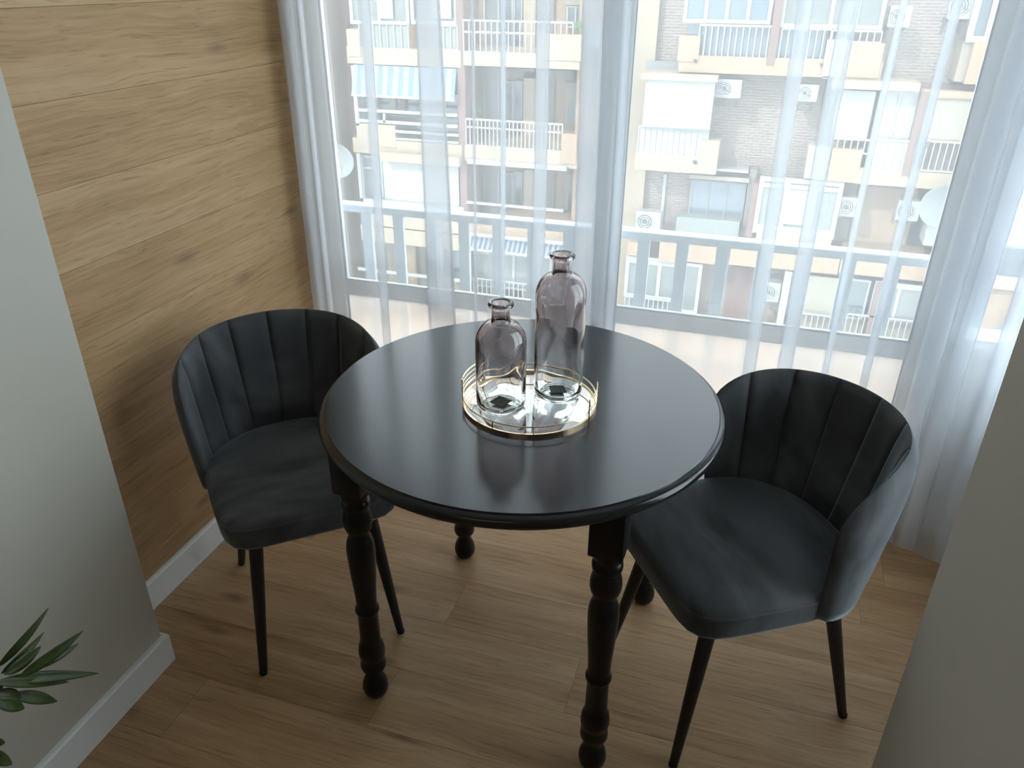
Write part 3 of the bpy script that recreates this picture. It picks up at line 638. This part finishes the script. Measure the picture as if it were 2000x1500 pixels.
# ------------------------------------------------------------------ round table
tb = tag(empty('dining_table', (0, 0, 0)), 'round black lacquered table with four turned legs in front of the curtain', 'table')
H = 0.7764
prof = [(0, H), (0.438, H), (0.4395, H-0.0015), (0.4400, H-0.0040), (0.4415, H-0.0045), (0.4455, H-0.0058), (0.4500, H-0.0085), (0.4530, H-0.0125), (0.4540, H-0.017),
        (0.4528, H-0.022), (0.4480, H-0.0265), (0.4440, H-0.029), (0.4425, H-0.034), (0.4400, H-0.036), (0, H-0.036)]
bm = bmesh.new(); add_lathe(bm, prof, 128, cap=False); tt = obj('tabletop', bm, MT['lacquer'], tb); smooth_by_angle(tt, 28)
LEG = [(0.0, 0), (0.014, 0.0), (0.024, 0.006), (0.0300, 0.017), (0.0320, 0.030), (0.0305, 0.045), (0.0255, 0.060), (0.0205, 0.070), (0.0190, 0.078), (0.0215, 0.085), (0.0275, 0.092), (0.0315, 0.103),
       (0.0310, 0.115), (0.0285, 0.126), (0.0285, 0.131), (0.0315, 0.140), (0.0328, 0.152), (0.0310, 0.168), (0.0285, 0.178), (0.0262, 0.183), (0.0245, 0.190), (0.0245, 0.215), (0.0238, 0.272), (0.0250, 0.279),
       (0.0285, 0.285), (0.0285, 0.292), (0.0250, 0.298), (0.0238, 0.305), (0.0255, 0.34), (0.0290, 0.39), (0.0318, 0.44), (0.0325, 0.468), (0.0310, 0.488), (0.0265, 0.504), (0.0225, 0.513), (0.0240, 0.520),
       (0.0295, 0.529), (0.0325, 0.542), (0.0325, 0.556), (0.0300, 0.570), (0.0265, 0.579), (0.0275, 0.585), (0.0305, 0.590), (0.0315, 0.598), (0.0305, 0.606), (0.0275, 0.611), (0.0290, 0.618), (0.0335, 0.630), (0.0335, 0.640), (0, 0.640)]
bm = bmesh.new(); add_lathe(bm, LEG, 32, cap=False); add_box(bm, -0.0345, -0.0345, 0.634, 0.0345, 0.0345, H-0.036, 0.004)
leg0 = obj('leg', bm, MT['blackwood'], tb); smooth_by_angle(leg0, 40)
TR = -0.0473
for k in range(4):
    a = TR+PI*(-0.75+0.5*k); l = leg0 if k == 0 else leg0.copy()
    if k: C.objects.link(l); l.parent = tb
    l.location = (0.2829*math.sqrt(2)*math.cos(a), 0.2829*math.sqrt(2)*math.sin(a), 0); l.rotation_euler.z = TR
    bm = bmesh.new(); add_box(bm, -0.252, -0.009, 0.695, 0.252, 0.009, H-0.036, 0.002); ap = obj('apron', bm, MT['blackwood'], tb)
    b = TR+PI*0.5*k; ap.location = (0.283*math.cos(b), 0.283*math.sin(b), 0); ap.rotation_euler.z = b+PI/2

# ------------------------------------------------------------------ tray with mirror base
TZ = H
TX, TY = 0.026, -0.028
ty = tag(empty('tray', (TX, TY, TZ)), 'round gold wire tray with mirrored base holding the two bottles', 'tray')
R = 0.146
def ring(r, z, a0=0.0, a1=2*PI, n=96):
    full = abs(a1-a0-2*PI) < 1e-6
    return [(r*math.cos(a0+(a1-a0)*i/(n if full else n-1)), r*math.sin(a0+(a1-a0)*i/(n if full else n-1)), z) for i in range(n)]
bm = bmesh.new(); add_lathe(bm, [(0, 0.001), (R-0.001, 0.001), (R-0.001, 0.0045), (R-0.004, 0.006), (0, 0.006)], 96, cap=False); mr_ = obj('mirror_base', bm, MT['mirror'], ty); smooth_by_angle(mr_, 30)
bm = bmesh.new(); add_lathe(bm, [(R-0.001, 0.0), (R+0.003, 0.0), (R+0.003, 0.0075), (R-0.001, 0.0075), (R-0.001, 0.0)], 96, cap=False); obj('base_rim', bm, MT['gold'], ty)
bm = bmesh.new(); add_tube(bm, ring(R+0.001, 0.024), 0.0017, 6, True); obj('rail_wire', bm, MT['gold'], ty, True)
for ca, dd in ((math.radians(176), 18), (math.radians(1), 16)):
    hd = None
    d = math.radians(dd)
    bm = bmesh.new(); n = 16
    arc = ring(R+0.003, 0.053, ca-d, ca+d, n)
    add_tube(bm, [(arc[0][0], arc[0][1], 0.0)]+arc+[(arc[-1][0], arc[-1][1], 0.0)], 0.0017, 6)
    hd = obj('handle', bm, MT['gold'], ty)
    for zz in (0.018, 0.030, 0.042):
        bm = bmesh.new(); add_tube(bm, ring(R+0.003, zz, ca-d, ca+d, n), 0.0012, 6); obj('handle_wire', bm, MT['gold'], hd, True)
for a in (60, 120, 255, 290):
    a = math.radians(a); bm = bmesh.new(); add_tube(bm, [((R+0.001)*math.cos(a), (R+0.001)*math.sin(a), 0.004), ((R+0.001)*math.cos(a), (R+0.001)*math.sin(a), 0.024)], 0.0013, 6); obj('post', bm, MT['gold'], ty)

# ------------------------------------------------------------------ two smoked glass bottles
def bottle(x, y, h, r, label, seed):
    t = tag(empty('glass_bottle', (x, y, TZ+0.0063)), label, 'bottle')
    sh = h-0.038      # shoulder end / neck start
    out = [(0, 0.003), (r*0.70, 0.002), (r*0.82, 0.0), (r*0.93, 0.003), (r*0.985, 0.011), (r, 0.022)]
    out += [(r, 0.022+(sh-0.052-0.022)*i/10) for i in range(1, 11)]
    rs = r-0.0205
    for i in range(1, 9):
        a = i/8*PI/2; out.append((0.0205+rs*math.cos(a), sh-0.052+0.046*math.sin(a)))
    out += [(0.0198, sh+0.002), (0.0195, sh+0.012), (0.0195, h-0.017), (0.0205, h-0.013), (0.0258, h-0.010), (0.0275, h-0.006), (0.0262, h-0.002), (0.0225, h)]
    ins = [(0.0168, h-0.002), (0.0160, h-0.008), (0.0160, sh+0.010), (0.0165, sh+0.001)]
    ri = r-0.0036
    for i in range(8, 0, -1):
        a = i/8*PI/2; ins.append((0.0165+(ri-0.0165)*math.cos(a), sh-0.054+0.044*math.sin(a)))
    ins += [(ri, 0.030+(sh-0.060-0.030)*i/10) for i in range(10, 0, -1)]
    ins += [(ri, 0.024), (ri*0.95, 0.012), (ri*0.8, 0.0075), (ri*0.5, 0.0085), (0, 0.010)]
    bm = bmesh.new(); seg = 72; rnd = random.Random(seed)
    ph = [rnd.uniform(0, 6.28) for _ in range(6)]
    rings = []
    for idx, (rr, z) in enumerate(out+ins):
        if rr < 1e-5: rings.append([bm.verts.new((0, 0, z))]); continue
        row = []
        for i in range(seg):
            a = 2*PI*i/seg; q = rr
            if idx >= len(out) and rr > 0.03:   # hand-blown unevenness of the inner wall
                q -= 0.0011*(1+math.sin(a*3+z*40+ph[0])*0.5+math.sin(a*5-z*70+ph[1])*0.35+math.sin(a*2+z*95+ph[2])*0.4)
            row.append(bm.verts.new((q*math.cos(a), q*math.sin(a), z)))
        rings.append(row)
    for a, b in zip(rings, rings[1:]):
        for i in range(seg):
            j = (i+1) % seg
            if len(a) == 1: bm.faces.new((a[0], b[j], b[i]))
            elif len(b) == 1: bm.faces.new((a[i], a[j], b[0]))
            else: bm.faces.new((a[i], a[j], b[j], b[i]))
    bmesh.ops.recalc_face_normals(bm, faces=bm.faces)
    obj('body', bm, bottle_mat('smoked_glass', h), t, True)
    s = box('base_sticker', -0.018, -0.018, -0.0002, 0.018, 0.018, 0.0001, MT['felt'], t); s.rotation_euler.z = (1.25 if seed == 5 else 0.42)
    s.location.z = 0.0115; s.scale = (1, 1, 1)
    return t
bottle(0.078, 0.020, 0.330, 0.0545, 'taller smoky grey glass bottle standing at the back right of the gold tray', 3)
bottle(-0.026, -0.072, 0.245, 0.0545, 'shorter smoky grey glass bottle standing at the front left of the gold tray', 5)

# ------------------------------------------------------------------ velvet chairs
SZ = 0.487
def seat_outline(n=64, k=1.0):
    pts = []
    for i in range(n):
        a = 2*PI*i/n; c, s = math.cos(a), math.sin(a)
        e = 7.0 if s > 0 else 2.3
        bx, by = (0.232, 0.258) if s > 0 else (0.232, 0.215)
        q = (abs(c)**e+abs(s)**e)**(-1/e)
        x, y = c*q*bx, s*q*by
        if s > 0: x *= 1-0.06*(y/0.258)      # a little narrower at the front
        pts.append((x*k, y*k))
    return pts
def shell_pt(u, v, off=0.0, hmax=0.366, z0=0.424):
    a = u*PI/2
    W, W0, hs = math.radians(89), math.radians(84), 0.60
    sT = W*math.copysign(abs(u)**0.93, u); hT = hs+(1-hs)*math.sqrt(max(0.0, 1-abs(u)**4.2))
    sB = W0*u; s = sB+(sT-sB)*(v**0.8); h = v*hT
    fl = h**0.9
    rx, ry = 0.224+0.028*fl, 0.205+0.080*fl
    x, y, z = rx*math.sin(s), -ry*math.cos(s)-0.004, z0+h*hmax
    n = Vector((math.sin(s)/rx, -math.cos(s)/ry, 0)).normalized()
    n = (n+Vector((0, 0, -0.15))).normalized()
    return Vector((x, y, z))+n*off
NP = 8
def make_chair(label, loc, facing):
    t = tag(empty('dining_chair', (loc[0], loc[1], 0), facing-PI/2), label, 'chair', 'grey velvet chairs at the table')
    # seat
    bm = bmesh.new(); rows = []
    lv = [(0.90, SZ-0.080), (0.965, SZ-0.078), (0.985, SZ-0.068), (1.0, SZ-0.030), (0.996, SZ-0.018), (0.975, SZ-0.008), (0.93, SZ-0.001), (0.82, SZ+0.005), (0.6, SZ+0.010), (0.3, SZ+0.012)]
    for kf, z in lv: rows.append([bm.verts.new((x*kf, y*kf, z)) for x, y in seat_outline()])
    grid_faces(bm, rows, True); bm.faces.new(rows[0]); c = bm.verts.new((0, 0, SZ+0.0125)); last = rows[-1]
    for i in range(len(last)): bm.faces.new((last[i], last[(i+1) % len(last)], c))
    s = obj('seat', bm, MT['velvet'], t, True)
    bm = bmesh.new(); add_tube(bm, [(x*0.993, y*0.993, SZ-0.0175) for x, y in seat_outline()], 0.0028, 6, True); obj('piping', bm, MT['velvet'], s, True)
    # backrest: outer shell with rounded rim
    bm = bmesh.new(); nu, nv = 48, 14; inner, outer = [], []
    for j in range(nv+1):
        v = j/nv; ri, ro = [], []
        for i in range(nu+1):
            u = -1+2*i/nu; edge = 1-(1-abs(u)**7)*(1-v**9); th = 0.034*math.sqrt(max(0, 1-edge))+0.001
            inn = 0.006*math.sqrt(max(0, 1-edge))
            ri.append(bm.verts.new(shell_pt(u*0.998, v, 0.004))); ro.append(bm.verts.new(shell_pt(u, v, 0.004+th)))
        inner.append(ri); outer.append(ro)
    grid_faces(bm, inner); grid_faces(bm, outer)
    for A, B in ((inner[0], outer[0]), (inner[-1], outer[-1])):
        for i in range(nu): bm.faces.new((A[i], A[i+1], B[i+1], B[i]))
    for k in (0, -1):
        for j in range(nv): bm.faces.new((inner[j][k], inner[j+1][k], outer[j+1][k], outer[j][k]))
    bk = obj('backrest', bm, MT['velvet'], t, True)
    # sewn channels of the inner face, each its own padded panel
    for p in range(NP):
        u0, u1 = -1+2*p/NP, -1+2*(p+1)/NP
        bm = bmesh.new(); F, B = [], []; m = 10; nv2 = 16
        for j in range(nv2+1):
            v = j/nv2; rf, rb = [], []
            for i in range(m+1):
                s_ = i/m; u = u0+(u1-u0)*s_; g = (1-(2*s_-1)**6)**0.5 if 0 < i < m else 0
                if p == 0 and s_ < 0.5: g = 1
                if p == NP-1 and s_ > 0.5: g = 1
                top = math.sqrt(max(0, 1-v**12))
                puff = 0.001+0.011*g*max(top, 0.0)*(0.6+0.4*v)
                side = 1.0
                if (p == 0): side = min(1, math.sqrt(max(0, 1-(1-s_)**3)))
                if (p == NP-1): side = min(1, math.sqrt(max(0, 1-s_**3)))
                rf.append(bm.verts.new(shell_pt(u*0.994, v*0.996, -puff*side+0.003))); rb.append(bm.verts.new(shell_pt(u*0.994, v*0.996, 0.0042+0.002*max(0, (1-abs(u)**7)*(1-v**9)))))
            F.append(rf); B.append(rb)
        grid_faces(bm, F); grid_faces(bm, B)
        for A, D in ((F[0], B[0]), (F[-1], B[-1])):
            for i in range(m): bm.faces.new((A[i], A[i+1], D[i+1], D[i]))
        for k in (0, -1):
            for j in range(nv2): bm.faces.new((F[j][k], F[j+1][k], B[j+1][k], B[j][k]))
        obj('back_panel', bm, MT['velvet'], bk, True)
    # legs
    for sx in (-1, 1):
        for sy, fy in ((1, 0.238), (-1, -0.228)):
            foot = Vector((sx*(0.185 if sy > 0 else 0.19), fy, 0)); top = Vector((sx*0.140, 0.165 if sy > 0 else -0.135, SZ-0.078))
            bm = bmesh.new(); pts = [foot+Vector((0, 0, 0.012))+(top-foot)*0+Vector((0, 0, 0))]+[foot+(top-foot)*q for q in (0.06, 0.3, 0.6, 1.0)]
            pts[0] = foot+(top-foot)*0.02
            add_tube(bm, pts, [0.0105, 0.011, 0.0132, 0.0160, 0.0185], 20)
            lg = obj('leg', bm, MT['legmetal'], t, True); smooth_by_angle(lg, 50)
            bm = bmesh.new(); add_lathe(bm, [(0.0095, 0.0), (0.0105, 0.002), (0.0105, 0.010), (0.0, 0.010)], 16); g = obj('foot_cap', bm, MT['rubber'], lg); g.location = foot
    bm = bmesh.new(); add_box(bm, -0.16, -0.155, SZ-0.094, 0.16, 0.185, SZ-0.076, 0.008); obj('seat_frame', bm, MT['legmetal'], t)
    return t
make_chair('dark grey velvet chair left of the table, against the oak wall', (-0.621, -0.003), math.radians(-49))
make_chair('dark grey velvet chair right of the table, its back to the curtain', (0.537, 0.046), math.radians(215.5))

# ------------------------------------------------------------------ plant in the lower left corner
pc = at(8, 1345, 0, -0.70)
pt = tag(empty('potted_plant', (-0.75, -0.93, 0)), 'leafy green plant at the lower left, before the cream wall', 'plant')
def loc(u, v, X): return at(u, v, 0, X)-Vector((-0.75, -0.93, 0))
bm = bmesh.new(); add_lathe(bm, [(0.0, 0), (0.056, 0), (0.072, 0.12), (0.076, 0.13), (0.069, 0.13), (0.066, 0.116), (0, 0.116)], 32, cap=False); o = obj('pot', bm, MT['pot'], pt); smooth_by_angle(o, 40)
bm = bmesh.new(); add_lathe(bm, [(0, 0.117), (0.0655, 0.117), (0.0655, 0.105), (0, 0.105)], 24, cap=False); obj('soil', bm, MT['soil'], pt)
hub = loc(10, 1345, -0.70); hub2 = loc(-40, 1450, -0.66); hub3 = loc(-60, 1330, -0.72)
for hh in (hub, hub2, hub3):
    b0 = Vector((0.0, 0.0, 0.112)); mid = (b0+hh)/2+Vector((-0.01, -0.05, 0.03))
    bm = bmesh.new(); add_tube(bm, [b0, mid, hh], [0.0035, 0.003, 0.002], 8); obj('stem', bm, MT['stem'], pt, True)
def leafm(a, b, wd, bend=0.02, side=0.0):
    a, b = Vector(a), Vector(b); d = b-a; L = d.length; d.normalize()
    up = Vector((1, 0.1, 0.35)).normalized(); s = d.cross(up).normalized(); n_ = s.cross(d).normalized()
    bm = bmesh.new(); top, rows = [], []
    n = 12
    for i in range(n+1):
        q = i/n; wv = 1.2*wd*(math.sin(PI*q**0.75)**0.85 if 0 < q < 1 else 0.0)+0.0006
        c = a+d*L*q+n_*bend*math.sin(PI*q)+s*side*math.sin(PI*q)
        rows.append([c-s*wv+n_*wv*0.25, c-s*wv*0.5+n_*wv*0.05, c, c+s*wv*0.5+n_*wv*0.05, c+s*wv+n_*wv*0.25])
    A = [[bm.verts.new(p) for p in r] for r in rows]; B = [[bm.verts.new(p-n_*0.0006) for p in r] for r in rows]
    grid_faces(bm, A); grid_faces(bm, B)
    for k in (0, -1):
        for j in range(n): bm.faces.new((A[j][k], A[j+1][k], B[j+1][k], B[j][k]))
    return obj('leaf', bm, MT['leaf'], pt, True)
for (u0, v0, u1, v1, X0, X1, wd) in [(-6, 1304, 95, 1187, -0.74, -0.72, 0.0065), (2, 1316, 86, 1235, -0.72, -0.73, 0.0060), (8, 1318, 80, 1262, -0.70, -0.70, 0.0085), (38, 1322, 162, 1232, -0.68, -0.64, 0.0085), (60, 1308, 154, 1257, -0.68, -0.66, 0.0065),
        (0, 1328, 193, 1315, -0.70, -0.64, 0.0085), (-10, 1334, 134, 1332, -0.69, -0.67, 0.0075), (23, 1357, 112, 1370, -0.70, -0.68, 0.0095), (-12, 1370, 48, 1384, -0.69, -0.68, 0.010), (-8, 1354, 42, 1362, -0.70, -0.69, 0.009),
        (-30, 1450, 10, 1451, -0.68, -0.67, 0.006), (-40, 1470, 24, 1493, -0.66, -0.66, 0.009), (-40, 1330, 6, 1345, -0.71, -0.71, 0.008), (-60, 1240, -30, 1190, -0.74, -0.74, 0.008)]:
    leafm(loc(u0, v0, X0), loc(u1, v1, X1), wd, 0.006)
